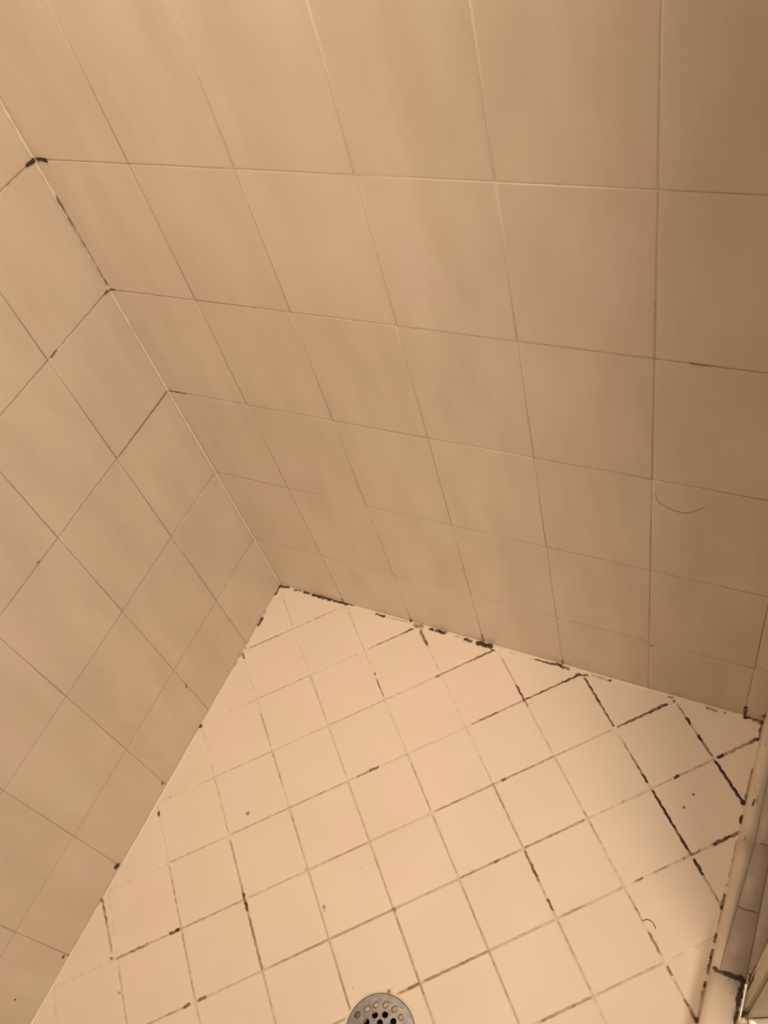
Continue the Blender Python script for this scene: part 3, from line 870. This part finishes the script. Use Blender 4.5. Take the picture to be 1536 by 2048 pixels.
# ------------------------------------------------------------------ drain
drain = thing('floor_drain', 'round worn chrome floor drain cover with rings of holes', 'drain', (DRAIN[0], DRAIN[1], 0))
RO = DRAIN_R
holes = []
for k in range(16):
    an = math.radians(78.5 + 22.5 * k)
    if k == 4:
        continue                                    # the screw sits here
    holes.append((0.0378 * math.cos(an), 0.0378 * math.sin(an), 0.0043))
for k in range(10):
    an = math.radians(96 + 36 * k)
    holes.append((0.0252 * math.cos(an), 0.0252 * math.sin(an), 0.0045))
for k in range(6):
    an = math.radians(114 + 60 * k)
    holes.append((0.0137 * math.cos(an), 0.0137 * math.sin(an), 0.0045))
holes.append((0, 0, 0.003))
def plate_z(r):
    return 0.0016 - 0.0012 * (r / RO) ** 2
cu = bpy.data.curves.new('strainer_outline', 'CURVE')
cu.dimensions = '2D'
cu.fill_mode = 'BOTH'
cu.extrude = 0.0013
cu.bevel_depth = 0.0004
cu.bevel_resolution = 2
def circle_spline(cx, cy, r, n):
    sp = cu.splines.new('POLY')
    sp.points.add(n - 1)
    for k in range(n):
        an = 2 * math.pi * k / n
        sp.points[k].co = (cx + r * math.cos(an), cy + r * math.sin(an), 0, 1)
    sp.use_cyclic_u = True
circle_spline(0, 0, RO - 0.0006, 96)
for hx, hy, hr in holes:
    circle_spline(hx, hy, hr + 0.0004, 20)
tmp = bpy.data.objects.new('strainer_outline', cu)
COL.objects.link(tmp)
dg = bpy.context.evaluated_depsgraph_get()
me = bpy.data.meshes.new_from_object(tmp.evaluated_get(dg))
bpy.data.objects.remove(tmp)
bpy.data.curves.remove(cu)
me.name = 'strainer'
for v in me.vertices:
    v.co = Vector((v.co.x + DRAIN[0], v.co.y + DRAIN[1], v.co.z + plate_z(math.hypot(v.co.x, v.co.y)) - 0.0013))
me.materials.clear()
me.materials.append(M_CHROME)
so = bpy.data.objects.new('strainer', me)
COL.objects.link(so)
at(so, drain)

def lathe(bm, prof, n=64, cx=DRAIN[0], cy=DRAIN[1]):
    rows = []
    for r_, z in prof:
        rows.append([bm.verts.new((cx + r_ * math.cos(2 * math.pi * k / n), cy + r_ * math.sin(2 * math.pi * k / n), z)) for k in range(n)])
    for i in range(len(rows) - 1):
        for k in range(n):
            bm.faces.new((rows[i][k], rows[i][(k + 1) % n], rows[i + 1][(k + 1) % n], rows[i + 1][k]))
bm = bmesh.new()
lathe(bm, [(RO + 0.0004, -0.010), (RO + 0.0004, -0.0048), (RO - 0.001, -0.0044), (0.0308, -0.0044), (0.0300, -0.0052), (0.0295, -0.009)])
bmesh.ops.recalc_face_normals(bm, faces=bm.faces)
e = at(obj('drain_seat', bm, M_LEDGE), drain)
e['label'] = 'pale seat showing through the outer holes'
bm = bmesh.new()
lathe(bm, [(0.0295, -0.008), (0.0290, -0.040), (0.001, -0.042)])
bmesh.ops.recalc_face_normals(bm, faces=bm.faces)
at(obj('drain_pipe', bm, M_PIT), drain)
# the screw at the rim
bm = bmesh.new()
sx, sy = DRAIN[0] + 0.0420 * math.cos(math.radians(169)), DRAIN[1] + 0.0420 * math.sin(math.radians(169))
lathe(bm, [(0.0001, 0.00165), (0.0034, 0.0016), (0.0054, 0.0011), (0.0064, 0.0003), (0.0066, -0.001)], 32, sx, sy)
box(bm, (sx - 0.0040, sy - 0.0005, 0.0009), (sx + 0.0040, sy + 0.0005, 0.0013))
bmesh.ops.recalc_face_normals(bm, faces=bm.faces)
e = at(obj('screw', bm, M_SCREW), drain)
e['label'] = 'dark dull screw head in the cover'
# sealant collar around the cover
bm = bmesh.new()
rows = []
for k in range(72):
    an = 2 * math.pi * k / 72
    w_ = 0.0042 * (1 + rnd.uniform(-0.25, 0.25))
    rr = [RO + 0.0003, RO + 0.0012, RO + w_ * 0.7, RO + w_ + 0.0012]
    zz = [-0.002, 0.0002, 0.0006, -0.0008]
    rows.append([bm.verts.new((DRAIN[0] + r_ * math.cos(an), DRAIN[1] + r_ * math.sin(an), z)) for r_, z in zip(rr, zz)])
for k in range(72):
    for i in range(3):
        bm.faces.new((rows[k][i], rows[(k + 1) % 72][i], rows[(k + 1) % 72][i + 1], rows[k][i + 1]))
bmesh.ops.recalc_face_normals(bm, faces=bm.faces)
at(obj('sealant_collar', bm, M_CAULK), drain)

# ------------------------------------------------------------------ two loose hairs
def hair(name, pts, r, label):
    cu = bpy.data.curves.new(name, 'CURVE')
    cu.dimensions = '3D'
    sp = cu.splines.new('NURBS')
    sp.points.add(len(pts) - 1)
    for p, q in zip(sp.points, pts):
        p.co = (*q, 1)
    sp.use_endpoint_u = True
    sp.order_u = 3
    cu.bevel_depth = r
    cu.bevel_resolution = 2
    cu.use_fill_caps = True
    cu.materials.append(M_HAIR)
    tmp = bpy.data.objects.new('tmp', cu)
    COL.objects.link(tmp)
    me = bpy.data.meshes.new_from_object(tmp.evaluated_get(bpy.context.evaluated_depsgraph_get()))
    bpy.data.objects.remove(tmp)
    bpy.data.curves.remove(cu)
    me.name = name
    o = bpy.data.objects.new(name, me)
    COL.objects.link(o)
    o['label'] = label
    o['category'] = 'hair'
    o['kind'] = 'thing'
    return o
hair('hair', [(0.7647, -0.0006, 0.5523), (0.7682, -0.0006, 0.5324), (0.7789, -0.0006, 0.5270), (0.7918, -0.0006, 0.5195), (0.8085, -0.0006, 0.5226), (0.8175, -0.0006, 0.5309), (0.8261, -0.0006, 0.5408)],
     0.00022, 'thin loose hair curved across a tile of the streaky wall')
hair('hair', [(0.8485, -0.3700, 0.0007), (0.8492, -0.3685, 0.0007), (0.8516, -0.3662, 0.0007), (0.8565, -0.3650, 0.0007), (0.8620, -0.3670, 0.0007), (0.8650, -0.3700, 0.0007), (0.8677, -0.3740, 0.0007)],
     0.00065, 'short dark curl of hair lying on the diagonal floor tiles')
